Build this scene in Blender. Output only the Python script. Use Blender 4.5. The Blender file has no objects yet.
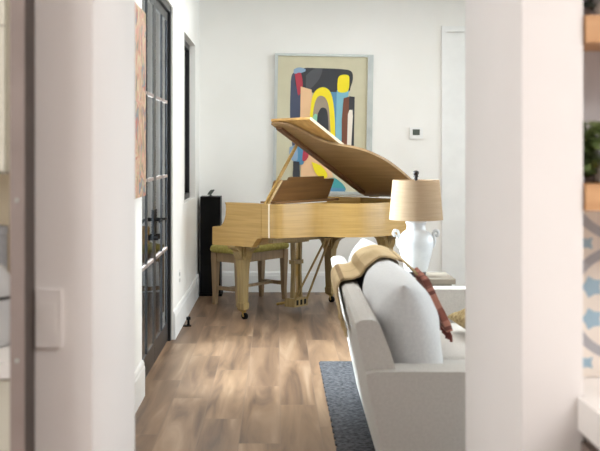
import bpy, bmesh, math, random
from mathutils import Vector, Matrix, noise
from mathutils.bvhtree import BVHTree

random.seed(7)
S = bpy.context.scene
COL = S.collection
PI = math.pi
EYE = 1.4
FPX = 1020.0

# ------------------------------------------------------------------ camera
cam_d = bpy.data.cameras.new('camera')
cam = bpy.data.objects.new('camera', cam_d)
COL.objects.link(cam)
cam.location = (0, 0, EYE)
cam.rotation_euler = (PI / 2, 0, 0)
cam_d.sensor_width = 36
cam_d.lens = 36 * FPX / 600
cam_d.shift_x = (300 - 277) / 600
cam_d.shift_y = -(225.5 - 152) / 600
cam_d.clip_start = 0.05
cam_d.dof.use_dof = True
cam_d.dof.focus_distance = 8.6
cam_d.dof.aperture_fstop = 4.5
S.camera = cam

# ------------------------------------------------------------------ world, lights, exposure
W = bpy.data.worlds.new('world')
S.world = W
W.use_nodes = True
wn = W.node_tree.nodes
wn.clear()
wo = wn.new('ShaderNodeOutputWorld')
wb = wn.new('ShaderNodeBackground')
wb.inputs['Color'].default_value = (0.93, 0.965, 1.0, 1)
wb.inputs['Strength'].default_value = 2.0
W.node_tree.links.new(wb.outputs[0], wo.inputs[0])


def area(name, loc, rot, sx, sy, power, color=(1, 1, 1)):
    d = bpy.data.lights.new(name, 'AREA')
    d.shape = 'RECTANGLE'
    d.size = sx
    d.size_y = sy
    d.energy = power
    d.color = color
    o = bpy.data.objects.new(name, d)
    COL.objects.link(o)
    o.location = loc
    o.rotation_euler = rot
    return o


# daylight through the terrace doors and the left window
area('daylight_terrace', (-3.0, 8.8, 2.1), (0, -PI / 2, 0), 3.4, 6.8, 4000, (0.93, 0.97, 1.0))
# assumed daylight from the right, through a big unseen window added in that wall
area('assumed_daylight_right', (4.5, 6.8, 1.75), (0, PI / 2, 0), 2.4, 4.0, 170, (0.97, 0.98, 1.0))
# added fill through a made-up, unseen kitchen opening, brightens the right reveal
area('fill_kitchen_left', (-2.55, 0.5, 1.6), (0, -PI / 2, 0), 1.2, 1.6, 34, (1.0, 0.985, 0.98))
# added unseen ceiling fills that lift the living room, kitchen and left alcove
area('ceiling_fill_living', (0.9, 6.9, 2.93), (0, 0, 0), 2.6, 4.6, 60, (1.0, 0.98, 0.95))
area('ceiling_fill_kitchen', (1.85, 0.75, 2.70), (0, 0, 0), 1.5, 1.2, 54, (1.0, 0.985, 0.98))
area('ceiling_fill_pantry', (-1.5, 1.7, 2.70), (0, 0, 0), 0.8, 0.8, 9, (1.0, 0.98, 0.93))

S.view_settings.view_transform = 'Standard'
S.view_settings.look = 'None'
S.view_settings.gamma = 1
S.view_settings.use_curve_mapping = False
S.view_settings.exposure = 0.0


# ------------------------------------------------------------------ materials
def lin(c):
    c = c / 255.0
    return c / 12.92 if c <= 0.04045 else ((c + 0.055) / 1.055) ** 2.4


def rgb(r, g, b):
    return (lin(r), lin(g), lin(b), 1)


def mat(name, c1, c2=None, rough=0.6, metal=0.0, scale=(8, 8, 8), detail=3, bump=0.0, bscale=60, spec=0.5, lo=0.35, hi=0.65):
    m = bpy.data.materials.new(name)
    m.use_nodes = True
    nt = m.node_tree
    b = nt.nodes['Principled BSDF']
    b.inputs['Roughness'].default_value = rough
    b.inputs['Metallic'].default_value = metal
    b.inputs['Specular IOR Level'].default_value = spec
    tc = nt.nodes.new('ShaderNodeTexCoord')
    mp = nt.nodes.new('ShaderNodeMapping')
    mp.inputs['Scale'].default_value = scale
    nt.links.new(tc.outputs['Object'], mp.inputs['Vector'])
    nz = nt.nodes.new('ShaderNodeTexNoise')
    nz.inputs['Scale'].default_value = 1.0
    nz.inputs['Detail'].default_value = detail
    nt.links.new(mp.outputs[0], nz.inputs['Vector'])
    cr = nt.nodes.new('ShaderNodeValToRGB')
    cr.color_ramp.elements[0].position = lo
    cr.color_ramp.elements[1].position = hi
    cr.color_ramp.elements[0].color = c1
    cr.color_ramp.elements[1].color = c2 or c1
    nt.links.new(nz.outputs['Fac'], cr.inputs[0])
    nt.links.new(cr.outputs[0], b.inputs['Base Color'])
    if bump:
        n2 = nt.nodes.new('ShaderNodeTexNoise')
        n2.inputs['Scale'].default_value = bscale
        n2.inputs['Detail'].default_value = 2
        nt.links.new(tc.outputs['Object'], n2.inputs['Vector'])
        bp = nt.nodes.new('ShaderNodeBump')
        bp.inputs['Strength'].default_value = bump
        bp.inputs['Distance'].default_value = 0.004
        nt.links.new(n2.outputs['Fac'], bp.inputs['Height'])
        nt.links.new(bp.outputs[0], b.inputs['Normal'])
    return m


def math_node(nt, op, a, b=None):
    n = nt.nodes.new('ShaderNodeMath')
    n.operation = op
    for i, v in enumerate((a, b)):
        if v is None:
            continue
        if isinstance(v, (int, float)):
            n.inputs[i].default_value = v
        else:
            nt.links.new(v, n.inputs[i])
    return n.outputs[0]


def plank_material():
    m = bpy.data.materials.new('wood_plank_floor')
    m.use_nodes = True
    nt = m.node_tree
    L = nt.links
    b = nt.nodes['Principled BSDF']
    tc = nt.nodes.new('ShaderNodeTexCoord')
    sp = nt.nodes.new('ShaderNodeSeparateXYZ')
    L.new(tc.outputs['Object'], sp.inputs[0])
    w, ln = 0.2015, 1.2
    px = math_node(nt, 'DIVIDE', math_node(nt, 'ADD', sp.outputs[0], 0.386 + 20 * w), w)
    ix = math_node(nt, 'FLOOR', px)
    fx = math_node(nt, 'FRACT', px)
    off = math_node(nt, 'FRACT', math_node(nt, 'MULTIPLY', ix, 0.377))
    py = math_node(nt, 'ADD', math_node(nt, 'DIVIDE', sp.outputs[1], ln), math_node(nt, 'ADD', off, 10))
    iy = math_node(nt, 'FLOOR', py)
    fy = math_node(nt, 'FRACT', py)
    cv = nt.nodes.new('ShaderNodeCombineXYZ')
    L.new(ix, cv.inputs[0])
    L.new(iy, cv.inputs[1])
    wnz = nt.nodes.new('ShaderNodeTexWhiteNoise')
    wnz.noise_dimensions = '3D'
    L.new(cv.outputs[0], wnz.inputs['Vector'])
    # grain
    mp = nt.nodes.new('ShaderNodeMapping')
    mp.inputs['Scale'].default_value = (9, 0.9, 1)
    L.new(tc.outputs['Object'], mp.inputs['Vector'])
    sh = nt.nodes.new('ShaderNodeVectorMath')
    sh.operation = 'ADD'
    sc = nt.nodes.new('ShaderNodeVectorMath')
    sc.operation = 'SCALE'
    sc.inputs['Scale'].default_value = 37.0
    L.new(wnz.outputs['Color'], sc.inputs[0])
    L.new(mp.outputs[0], sh.inputs[0])
    L.new(sc.outputs[0], sh.inputs[1])
    n1 = nt.nodes.new('ShaderNodeTexNoise')
    n1.inputs['Scale'].default_value = 1.0
    n1.inputs['Detail'].default_value = 5
    n1.inputs['Distortion'].default_value = 0.9
    L.new(sh.outputs[0], n1.inputs['Vector'])
    cr = nt.nodes.new('ShaderNodeValToRGB')
    e = cr.color_ramp.elements
    e[0].position = 0.28
    e[0].color = rgb(94, 76, 63)
    e[1].position = 0.72
    e[1].color = rgb(180, 155, 130)
    k = cr.color_ramp.elements.new(0.42)
    k.color = rgb(132, 107, 86)
    k = cr.color_ramp.elements.new(0.56)
    k.color = rgb(154, 127, 102)
    L.new(n1.outputs['Fac'], cr.inputs[0])
    tint = nt.nodes.new('ShaderNodeValToRGB')
    t = tint.color_ramp.elements
    t[0].color = rgb(212, 205, 201)
    t[1].color = rgb(255, 250, 244)
    L.new(wnz.outputs['Value'], tint.inputs[0])
    mx = nt.nodes.new('ShaderNodeMix')
    mx.data_type = 'RGBA'
    mx.blend_type = 'MULTIPLY'
    mx.inputs['Factor'].default_value = 1.0
    L.new(cr.outputs[0], mx.inputs['A'])
    L.new(tint.outputs[0], mx.inputs['B'])
    ex = math_node(nt, 'MINIMUM', fx, math_node(nt, 'SUBTRACT', 1.0, fx))
    ey = math_node(nt, 'MINIMUM', fy, math_node(nt, 'SUBTRACT', 1.0, fy))
    sx = math_node(nt, 'LESS_THAN', ex, 0.010)
    sy = math_node(nt, 'LESS_THAN', ey, 0.003)
    seam = math_node(nt, 'MAXIMUM', sx, sy)
    m2 = nt.nodes.new('ShaderNodeMix')
    m2.data_type = 'RGBA'
    L.new(seam, m2.inputs['Factor'])
    L.new(mx.outputs['Result'], m2.inputs['A'])
    m2.inputs['B'].default_value = rgb(132, 108, 90)
    L.new(m2.outputs['Result'], b.inputs['Base Color'])
    b.inputs['Roughness'].default_value = 0.42
    b.inputs['Specular IOR Level'].default_value = 0.4
    bp = nt.nodes.new('ShaderNodeBump')
    bp.inputs['Strength'].default_value = 0.05
    bp.inputs['Distance'].default_value = 0.002
    L.new(n1.outputs['Fac'], bp.inputs['Height'])
    L.new(bp.outputs[0], b.inputs['Normal'])
    return m


def plaid(name, base, stripes, rough=0.95, axis_scale=(1, 1)):
    """woven cloth: base colour with crossing stripes along the sheet's own two directions (UV)"""
    m = bpy.data.materials.new(name)
    m.use_nodes = True
    nt = m.node_tree
    L = nt.links
    b = nt.nodes['Principled BSDF']
    b.inputs['Roughness'].default_value = rough
    b.inputs['Specular IOR Level'].default_value = 0.15
    uv = nt.nodes.new('ShaderNodeUVMap')
    sp = nt.nodes.new('ShaderNodeSeparateXYZ')
    L.new(uv.outputs[0], sp.inputs[0])
    cur = None
    bn = nt.nodes.new('ShaderNodeRGB')
    bn.outputs[0].default_value = base
    cur = bn.outputs[0]
    for (ax, per, ph, wd, colr, fac) in stripes:
        f = math_node(nt, 'FRACT', math_node(nt, 'ADD', math_node(nt, 'DIVIDE', sp.outputs[ax], per), ph))
        s = math_node(nt, 'MULTIPLY', math_node(nt, 'LESS_THAN', f, wd), fac)
        mx = nt.nodes.new('ShaderNodeMix')
        mx.data_type = 'RGBA'
        L.new(s, mx.inputs['Factor'])
        L.new(cur, mx.inputs['A'])
        mx.inputs['B'].default_value = colr
        cur = mx.outputs['Result']
    nz = nt.nodes.new('ShaderNodeTexNoise')
    nz.inputs['Scale'].default_value = 90
    tc = nt.nodes.new('ShaderNodeTexCoord')
    L.new(tc.outputs['Object'], nz.inputs['Vector'])
    bp = nt.nodes.new('ShaderNodeBump')
    bp.inputs['Strength'].default_value = 0.5
    bp.inputs['Distance'].default_value = 0.004
    L.new(nz.outputs['Fac'], bp.inputs['Height'])
    L.new(bp.outputs[0], b.inputs['Normal'])
    L.new(cur, b.inputs['Base Color'])
    return m


def glass_material():
    m = bpy.data.materials.new('window_glass')
    m.use_nodes = True
    nt = m.node_tree
    nt.nodes.clear()
    o = nt.nodes.new('ShaderNodeOutputMaterial')
    t = nt.nodes.new('ShaderNodeBsdfTransparent')
    t.inputs[0].default_value = (0.88, 0.93, 0.95, 1)
    g = nt.nodes.new('ShaderNodeBsdfGlossy')
    g.inputs['Roughness'].default_value = 0.02
    f = nt.nodes.new('ShaderNodeFresnel')
    f.inputs['IOR'].default_value = 1.45
    mx = nt.nodes.new('ShaderNodeMixShader')
    nt.links.new(f.outputs[0], mx.inputs[0])
    nt.links.new(t.outputs[0], mx.inputs[1])
    nt.links.new(g.outputs[0], mx.inputs[2])
    nt.links.new(mx.outputs[0], o.inputs[0])
    return m


M = {
    'wall': mat('white_wall_paint', rgb(244, 242, 237), rgb(247, 245, 241), 0.75, scale=(2, 2, 2)),
    'wall_warm': mat('warm_white_wall_paint', rgb(240, 235, 232), rgb(243, 238, 235), 0.8, scale=(2, 2, 2)),
    'trim': mat('white_trim_paint', rgb(240, 240, 238), rgb(244, 244, 242), 0.4),
    'floor': plank_material(),
    'steel': mat('black_steel', rgb(26, 27, 29), rgb(36, 37, 40), 0.35, 0.0, (6, 6, 6)),
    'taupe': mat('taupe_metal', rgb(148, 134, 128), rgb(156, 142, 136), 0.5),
    'dark_brown': mat('dark_brown_finish', rgb(62, 52, 47), rgb(72, 61, 55), 0.5),
    'glass': glass_material(),
    'oak': mat('satin_oak', rgb(165, 130, 72), rgb(184, 148, 87), 0.25, 0, (3.0, 3.0, 70), 4),
    'oak_leg': mat('shade_darkened_oak', rgb(130, 107, 64), rgb(152, 128, 80), 0.4, 0, (50, 50, 3), 4),  # same oak, darkened to hold the shade under the piano
    'lid': mat('brown_oak_veneer', rgb(142, 112, 74), rgb(160, 128, 88), 0.45, 0, (2.0, 26, 26), 4),
    'flap': mat('honey_oak_veneer', rgb(176, 132, 72), rgb(198, 154, 92), 0.35, 0, (26, 2, 26), 4),
    'lid_edge': mat('pale_polished_edge', rgb(232, 214, 184), rgb(240, 226, 200), 0.25),
    'batten': mat('dark_walnut_batten', rgb(104, 68, 40), rgb(122, 84, 52), 0.45, 0, (26, 2, 26)),
    'desk': mat('walnut_board', rgb(120, 84, 46), rgb(144, 104, 60), 0.4, 0, (26, 1.5, 26), 4),
    'brass': mat('brass', rgb(190, 160, 96), rgb(200, 172, 110), 0.3, 1.0),
    'iron': mat('gold_iron_plate', rgb(170, 140, 80), rgb(186, 154, 92), 0.35, 0.6),
    'black': mat('black_lacquer', rgb(8, 8, 9), rgb(12, 12, 13), 0.5, spec=0.15),
    'rubber': mat('black_rubber', rgb(10, 10, 10), rgb(16, 16, 16), 0.8, spec=0.15),
    'ivory': mat('ivory_key', rgb(238, 234, 222), rgb(242, 238, 228), 0.3),
    'bench_wood': mat('bench_oak', rgb(132, 108, 78), rgb(156, 130, 96), 0.45, 0, (26, 26, 2), 4),
    'olive': mat('olive_velvet', rgb(138, 128, 62), rgb(166, 154, 82), 0.9, 0, (40, 40, 40), bump=0.3),
    'linen': mat('light_linen', rgb(206, 201, 195), rgb(215, 210, 204), 0.95, 0, (120, 120, 120), bump=0.35, bscale=220, spec=0.2),
    'cushion': mat('white_linen', rgb(222, 221, 222), rgb(230, 229, 229), 0.95, 0, (90, 90, 90), bump=0.3, bscale=200, spec=0.2),
    'grey_cloth': mat('pale_grey_cloth', rgb(196, 198, 204), rgb(206, 208, 213), 0.95, 0, (90, 90, 90), bump=0.3, spec=0.2),
    'tan': plaid('tan_plaid_wool', rgb(205, 180, 140), [(0, 0.30, 0.1, 0.14, rgb(166, 140, 102), 0.7), (0, 0.30, 0.42, 0.06, rgb(132, 106, 76), 0.8), (1, 0.22, 0.3, 0.10, rgb(176, 150, 112), 0.5), (1, 10.0, 0.0, 0.0016, rgb(96, 78, 62), 0.9)]),
    'tan_fringe': mat('tan_wool_fringe', rgb(190, 162, 116), rgb(206, 180, 136), 0.95),
    'rust': plaid('rust_plaid_wool', rgb(190, 132, 114), [(0, 0.17, 0.2, 0.35, rgb(138, 78, 68), 0.7), (0, 0.17, 0.7, 0.10, rgb(104, 62, 60), 0.8), (1, 0.13, 0.1, 0.4, rgb(106, 66, 60), 0.6), (1, 0.13, 0.65, 0.10, rgb(176, 130, 108), 0.6)]),
    'rust_fringe': mat('rust_wool_fringe', rgb(104, 52, 46), rgb(132, 72, 62), 0.95),
    'wicker': mat('woven_straw_cloth', rgb(138, 112, 70), rgb(192, 170, 122), 0.9, 0, (70, 70, 40), 2, bump=0.6, bscale=90),
    'rug': mat('blue_grey_rug', rgb(56, 56, 59), rgb(104, 104, 108), 1.0, 0, (45, 60, 16), 4, bump=1.0, bscale=140, spec=0.1),
    'table': mat('weathered_grey_wood', rgb(132, 122, 108), rgb(160, 149, 134), 0.55, 0, (3, 30, 30), 4),
    'ceramic': mat('white_glazed_ceramic', rgb(212, 214, 216), rgb(222, 223, 224), 0.22, scale=(14, 14, 14)),
    'shade': None,
    'dark_metal': mat('dark_bronze_metal', rgb(36, 32, 31), rgb(48, 42, 40), 0.4, 0.4),
    'frame': mat('silver_grey_frame', rgb(186, 192, 190), rgb(200, 205, 202), 0.3, 0.2),
    'plastic': mat('white_plastic', rgb(240, 240, 238), rgb(243, 243, 241), 0.4),
    'screen': mat('grey_screen', rgb(78, 86, 80), rgb(84, 92, 86), 0.3),
    'cream': mat('cream_cabinet_paint', rgb(224, 220, 204), rgb(228, 224, 209), 0.5),
    'cream_line': mat('shadow_gap_paint', rgb(150, 142, 128), rgb(158, 150, 136), 0.6),
    'beige': mat('beige_backsplash', rgb(206, 188, 160), rgb(214, 198, 170), 0.5, 0, (5, 5, 5)),
    'counter': mat('pale_stone', rgb(240, 236, 231), rgb(247, 243, 239), 0.35, 0, (6, 6, 6)),
    'grey_wood': mat('grey_brown_cabinet', rgb(112, 98, 90), rgb(126, 110, 101), 0.5),
    'shelf': mat('warm_timber', rgb(196, 148, 104), rgb(216, 170, 124), 0.5, 0, (3, 3, 22), 4),
    'shiplap': mat('lilac_grey_board', rgb(206, 200, 202), rgb(212, 207, 208), 0.6),
    'tile': mat('cream_cement_tile', rgb(232, 222, 211), rgb(238, 229, 219), 0.5),
    'tile_blue': mat('blue_tile_glaze', rgb(148, 178, 196), rgb(164, 190, 206), 0.5),
    'tile_grey': mat('grey_tile_glaze', rgb(164, 163, 168), rgb(178, 177, 181), 0.5),
    'leaf': mat('green_leaf', rgb(70, 88, 46), rgb(116, 132, 76), 0.5, 0, (30, 30, 30)),
    'leaf_dark': mat('dark_leaf', rgb(48, 56, 50), rgb(70, 78, 70), 0.5, 0, (30, 30, 30)),
    'fence': mat('grey_fence_board', rgb(168, 166, 160), rgb(186, 184, 178), 0.8, 0, (2, 2, 12)),
    'paving': mat('pale_terrace_paving', rgb(150, 146, 138), rgb(166, 162, 154), 0.8, 0, (3, 3, 3)),
    'hedge': mat('hedge_green', rgb(84, 96, 66), rgb(126, 136, 100), 0.8, 0, (20, 20, 20)),
}


def flat(name, r, g, b):
    return mat('art_' + name, rgb(r, g, b), rgb(min(255, r + 5), min(255, g + 5), min(255, b + 5)), 0.55, scale=(6, 6, 6))


# lamp shade: burlap that lets some light through
m = mat('burlap_shade', rgb(186, 162, 134), rgb(198, 174, 146), 0.9, 0, (6, 6, 120), 2, bump=0.3, bscale=200, spec=0.1)
nt = m.node_tree
pb = nt.nodes['Principled BSDF']
tl = nt.nodes.new('ShaderNodeBsdfTranslucent')
tl.inputs[0].default_value = rgb(204, 182, 156)
mxs = nt.nodes.new('ShaderNodeMixShader')
mxs.inputs[0].default_value = 0.35
nt.links.new(pb.outputs[0], mxs.inputs[1])
nt.links.new(tl.outputs[0], mxs.inputs[2])
nt.links.new(mxs.outputs[0], nt.nodes['Material Output'].inputs[0])
M['shade'] = m


# ------------------------------------------------------------------ helpers
def obj(name, bm, material, parent=None, smooth=False, bevel=0.0, seg=2):
    if bevel:
        bmesh.ops.bevel(bm, geom=[e for e in bm.edges if len(e.link_faces) == 2 and e.calc_face_angle(0) > 0.5],
                        offset=bevel, segments=seg, affect='EDGES', profile=0.5, clamp_overlap=True)
    bmesh.ops.recalc_face_normals(bm, faces=bm.faces)
    me = bpy.data.meshes.new(name)
    bm.to_mesh(me)
    bm.free()
    for mm in (material if isinstance(material, (list, tuple)) else [material]):
        me.materials.append(mm)
    if smooth:
        for p in me.polygons:
            p.use_smooth = True
    o = bpy.data.objects.new(name, me)
    COL.objects.link(o)
    if parent:
        o.parent = parent
    return o


def thing(name, label, cat, loc=(0, 0, 0), rz=0.0, group=None):
    o = bpy.data.objects.new(name, None)
    COL.objects.link(o)
    o.location = loc
    o.rotation_euler = (0, 0, rz)
    return tag(o, label, cat, group)


def tag(o, label, cat, group=None, kind=None):
    o['label'] = label
    o['category'] = cat
    if group:
        o['group'] = group
    if kind:
        o['kind'] = kind
    return o


def struct(o):
    o['kind'] = 'structure'
    return o


def B():
    return bmesh.new()


def box(bm, x0, x1, y0, y1, z0, z1, mi=0):
    vs = [bm.verts.new(p) for p in ((x0, y0, z0), (x1, y0, z0), (x1, y1, z0), (x0, y1, z0),
                                    (x0, y0, z1), (x1, y0, z1), (x1, y1, z1), (x0, y1, z1))]
    for f in ((0, 3, 2, 1), (4, 5, 6, 7), (0, 1, 5, 4), (1, 2, 6, 5), (2, 3, 7, 6), (3, 0, 4, 7)):
        bm.faces.new([vs[i] for i in f]).material_index = mi
    return bm


def bx(*a):
    return box(B(), *a)


def prism(bm, pts, fn, a, b, mi=0):
    """extrude the 2-D outline pts between parameters a and b; fn(p, t) -> xyz"""
    va = [bm.verts.new(fn(p, a)) for p in pts]
    vb = [bm.verts.new(fn(p, b)) for p in pts]
    n = len(pts)
    bm.faces.new(va).material_index = mi
    bm.faces.new(list(reversed(vb))).material_index = mi
    for i in range(n):
        bm.faces.new((va[i], vb[i], vb[(i + 1) % n], va[(i + 1) % n])).material_index = mi
    return bm


def loft(bm, rings, closed_ends=True):
    vr = [[bm.verts.new(p) for p in r] for r in rings]
    n = len(rings[0])
    for i in range(len(vr) - 1):
        for k in range(n):
            bm.faces.new((vr[i][k], vr[i][(k + 1) % n], vr[i + 1][(k + 1) % n], vr[i + 1][k]))
    if closed_ends:
        bm.faces.new(list(reversed(vr[0])))
        bm.faces.new(vr[-1])
    return bm


def lathe(bm, prof, n=32, cx=0, cy=0, cap=True):
    rings = [[(cx + r * math.cos(2 * PI * k / n), cy + r * math.sin(2 * PI * k / n), z) for k in range(n)] for r, z in prof]
    return loft(bm, rings, cap)


def tube(bm, pts, r, n=8):
    pts = [Vector(p) for p in pts]
    rings = []
    for i, p in enumerate(pts):
        d = (pts[min(i + 1, len(pts) - 1)] - pts[max(i - 1, 0)]).normalized()
        up = Vector((0, 0, 1)) if abs(d.z) < 0.9 else Vector((1, 0, 0))
        s = d.cross(up).normalized()
        t = s.cross(d)
        rr = r[i] if isinstance(r, (list, tuple)) else r
        rings.append([p + rr * (math.cos(2 * PI * k / n) * s + math.sin(2 * PI * k / n) * t) for k in range(n)])
    return loft(bm, rings)


def bar(bm, p, q, w, h):
    """straight bar of rectangular section"""
    p, q = Vector(p), Vector(q)
    d = (q - p).normalized()
    up = Vector((0, 0, 1)) if abs(d.z) < 0.95 else Vector((1, 0, 0))
    s = d.cross(up).normalized() * w / 2
    t = s.cross(d).normalized() * h / 2
    return loft(bm, [[c + s + t, c - s + t, c - s - t, c + s - t] for c in (p, q)])


def smooth_path(pts, n=6):
    """Catmull-Rom through pts (any dimension)"""
    out = []
    P = [Vector(p) for p in pts]
    for i in range(len(P) - 1):
        p0, p1, p2, p3 = P[max(i - 1, 0)], P[i], P[i + 1], P[min(i + 2, len(P) - 1)]
        for k in range(n):
            t = k / n
            out.append(0.5 * ((2 * p1) + (-p0 + p2) * t + (2 * p0 - 5 * p1 + 4 * p2 - p3) * t * t + (-p0 + 3 * p1 - 3 * p2 + p3) * t ** 3))
    out.append(P[-1])
    return out


def pillow(bm, w, h, t, n=28, puff=0.42, pinch=0.09, seed=0, wr=0.006):
    """knife-edge cushion in local x (thickness), y (width), z (height, from 0)"""
    top, bot = [], []
    for side, store in ((1, top), (-1, bot)):
        for i in range(n + 1):
            row = []
            for j in range(n + 1):
                a = -math.cos(PI * i / n)
                c = -math.cos(PI * j / n)
                e = (max(0.0, (1 - abs(a) ** 2.6)) * max(0.0, (1 - abs(c) ** 2.6))) ** puff
                ya = a * (1 - pinch * (1 - c * c))
                zc = c * (1 - pinch * (1 - a * a))
                nv = noise.noise(Vector((a * 2.2 + seed, c * 2.2, side * 1.7 + seed)))
                dc = math.hypot(1 - abs(a), 1 - abs(c))
                an = math.atan2(1 - abs(c) + 1e-5, 1 - abs(a) + 1e-5)
                cre = math.sin(an * 13 + side) * math.exp(-dc / 0.28) * min(1.0, dc * 6)
                x = side * t / 2 * e + wr * nv * 2 * e + wr * 0.9 * cre * min(1, e * 2)
                row.append((x, ya * w / 2, (zc + 1) * h / 2))
            store.append(row)
    vt = [[bm.verts.new(p) for p in r] for r in top]
    vb = [[None] * (n + 1) for _ in range(n + 1)]
    for i in range(n + 1):
        for j in range(n + 1):
            vb[i][j] = vt[i][j] if i in (0, n) or j in (0, n) else bm.verts.new(bot[i][j])
    for i in range(n):
        for j in range(n):
            bm.faces.new((vt[i][j], vt[i + 1][j], vt[i + 1][j + 1], vt[i][j + 1]))
            bm.faces.new((vb[i][j], vb[i][j + 1], vb[i + 1][j + 1], vb[i + 1][j]))
    return bm


def rbox(bm, x0, x1, y0, y1, z0, z1, r, crown=0.0, n=10):
    """soft upholstered block with rounded edges and a crowned top"""
    def ax(lo, hi):
        pts = [lo + r * (1 - math.cos(PI / 2 * k / 4)) for k in range(5)]
        mid = [lo + r + (hi - lo - 2 * r) * k / n for k in range(1, n)]
        return pts + mid + [hi - r + r * math.sin(PI / 2 * k / 4) for k in range(5)]
    bmesh.ops.create_cube(bm, size=2)
    bmesh.ops.subdivide_edges(bm, edges=bm.edges[:], cuts=15, use_grid_fill=True)
    for v in bm.verts:
        c = Vector(((x0 + x1) / 2, (y0 + y1) / 2, (z0 + z1) / 2))
        hx, hy, hz = (x1 - x0) / 2, (y1 - y0) / 2, (z1 - z0) / 2
        rr = min(r, hx, hy, hz)

        def remap(t, h):
            s = math.copysign(1, t)
            a = abs(t)
            k = 10.0 / 16
            return s * ((h - rr) * a / k if a <= k else (h - rr) + rr * (a - k) / (1 - k))
        p = Vector((remap(v.co.x, hx), remap(v.co.y, hy), remap(v.co.z, hz)))
        core = Vector((max(-hx + rr, min(hx - rr, p.x)), max(-hy + rr, min(hy - rr, p.y)), max(-hz + rr, min(hz - rr, p.z))))
        d = p - core
        if d.length > 1e-6:
            m_ = max(abs(d.x), abs(d.y), abs(d.z))
            d = d.normalized() * m_
        u, w = p.x / hx, p.y / hy
        q = c + core + d
        if v.co.z > 0.4:
            q.z += crown * (1 - u * u) * (1 - w * w)
        v.co = q
    return bm


def R(d):
    return math.radians(d)


# ------------------------------------------------------------------ room shell
WX = -0.776      # left wall plane
BY = 10.2        # back wall plane
CH = 3.0
struct(obj('floor', bx(WX - 0.12, 4.3, 2.0, BY + 0.1, -0.1, 0), M['floor']))
fk = obj('floor_kitchen', bx(-2.3, 4.3, -2.6, 2.0, -0.1, 0), M['floor'])
struct(fk)
struct(obj('ceiling', bx(WX - 0.12, 4.4, 2.99, BY + 0.1, CH, CH + 0.1), M['wall']))
struct(obj('ceiling_kitchen', bx(-2.3, 4.4, -2.6, 2.99, 2.75, 3.1), M['wall']))
DY0, DY1, DZ = 5.86, 7.61, 2.48
VY0, VY1, VZ0, VZ1 = 8.54, 9.69, 0.968, 2.41
b = B()
T = 0.12
for y0, y1, z0, z1 in ((2.99, DY0, 0, CH), (DY0, DY1, DZ, CH), (DY1, VY0, 0, CH), (VY0, VY1, 0, VZ0), (VY0, VY1, VZ1, CH), (VY1, BY, 0, CH)):
    box(b, WX - T, WX, y0, y1, z0, z1)
struct(obj('wall_left', b, M['wall']))
struct(obj('wall_back', bx(WX - T, 4.4, BY, BY + 0.1, 0, CH), M['wall']))
b = B()
for y0, y1, z0, z1 in ((2.99, 4.8, 0, CH), (4.8, 8.8, 0, 0.55), (4.8, 8.8, 2.6, CH), (8.8, BY, 0, CH)):  # unseen opening, assumed here so the added right-hand daylight can enter
    box(b, 4.2, 4.4, y0, y1, z0, z1)
struct(obj('wall_right', b, M['wall']))
# the thick wall with the passage we look through
PN, PF = 2.3, 2.99
LX, RX = -0.181 * 2.3, 0.2402 * 2.3
b = B()
box(b, -0.576, LX, PN, PF, 0, 2.75)
box(b, -2.3, -0.576, PF - 0.06, PF, 0, 2.75)
struct(obj('wall_front_left', b, M['wall_warm']))
b = B()
box(b, RX, 0.69, PN, PF, 0, 2.75)
box(b, 0.69, 4.4, 2.5, PF, 0, 2.75)
struct(obj('wall_front_right', b, M['wall_warm']))
struct(obj('wall_front_top', bx(-2.3, 4.4, PF - 0.02, PF, 2.75, CH), M['wall_warm']))
b = B()
for y0, y1, z0, z1 in ((-2.6, -0.3, 0, 2.75), (-0.3, 1.3, 0, 1.0), (-0.3, 1.3, 2.2, 2.75), (1.3, PF, 0, 2.75)):  # unseen opening made up to let the added kitchen fill in
    box(b, -2.4, -2.3, y0, y1, z0, z1)
struct(obj('wall_kitchen_left', b, M['wall_warm']))
struct(obj('wall_kitchen_right', bx(2.6, 2.7, -2.6, 2.5, 0, 2.75), M['wall_warm']))
struct(obj('wall_kitchen_back', bx(-2.3, 4.4, -2.7, -2.6, 0, 2.75), M['wall_warm']))


def skirting(bm, p, q, nrm):
    """stepped skirting board profile from p to q, nrm points into the room"""
    p, q, nrm = Vector(p), Vector(q), Vector(nrm)
    prof = [(0, 0), (0.018, 0), (0.018, 0.165), (0.014, 0.175), (0.014, 0.19), (0.006, 0.205), (0, 0.205)]
    return prism(bm, prof, lambda a, t: p + (q - p) * t + nrm * a[0] + Vector((0, 0, a[1])), 0, 1)


b = B()
skirting(b, (WX, 3.0, 0), (WX, DY0 - 0.0, 0), (1, 0, 0))
skirting(b, (WX, DY1, 0), (WX, BY, 0), (1, 0, 0))
struct(obj('baseboard_left', b, M['trim']))
b = B()
skirting(b, (WX, BY, 0), (1.62, BY, 0), (0, -1, 0))
struct(obj('baseboard_back', b, M['trim']))

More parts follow.
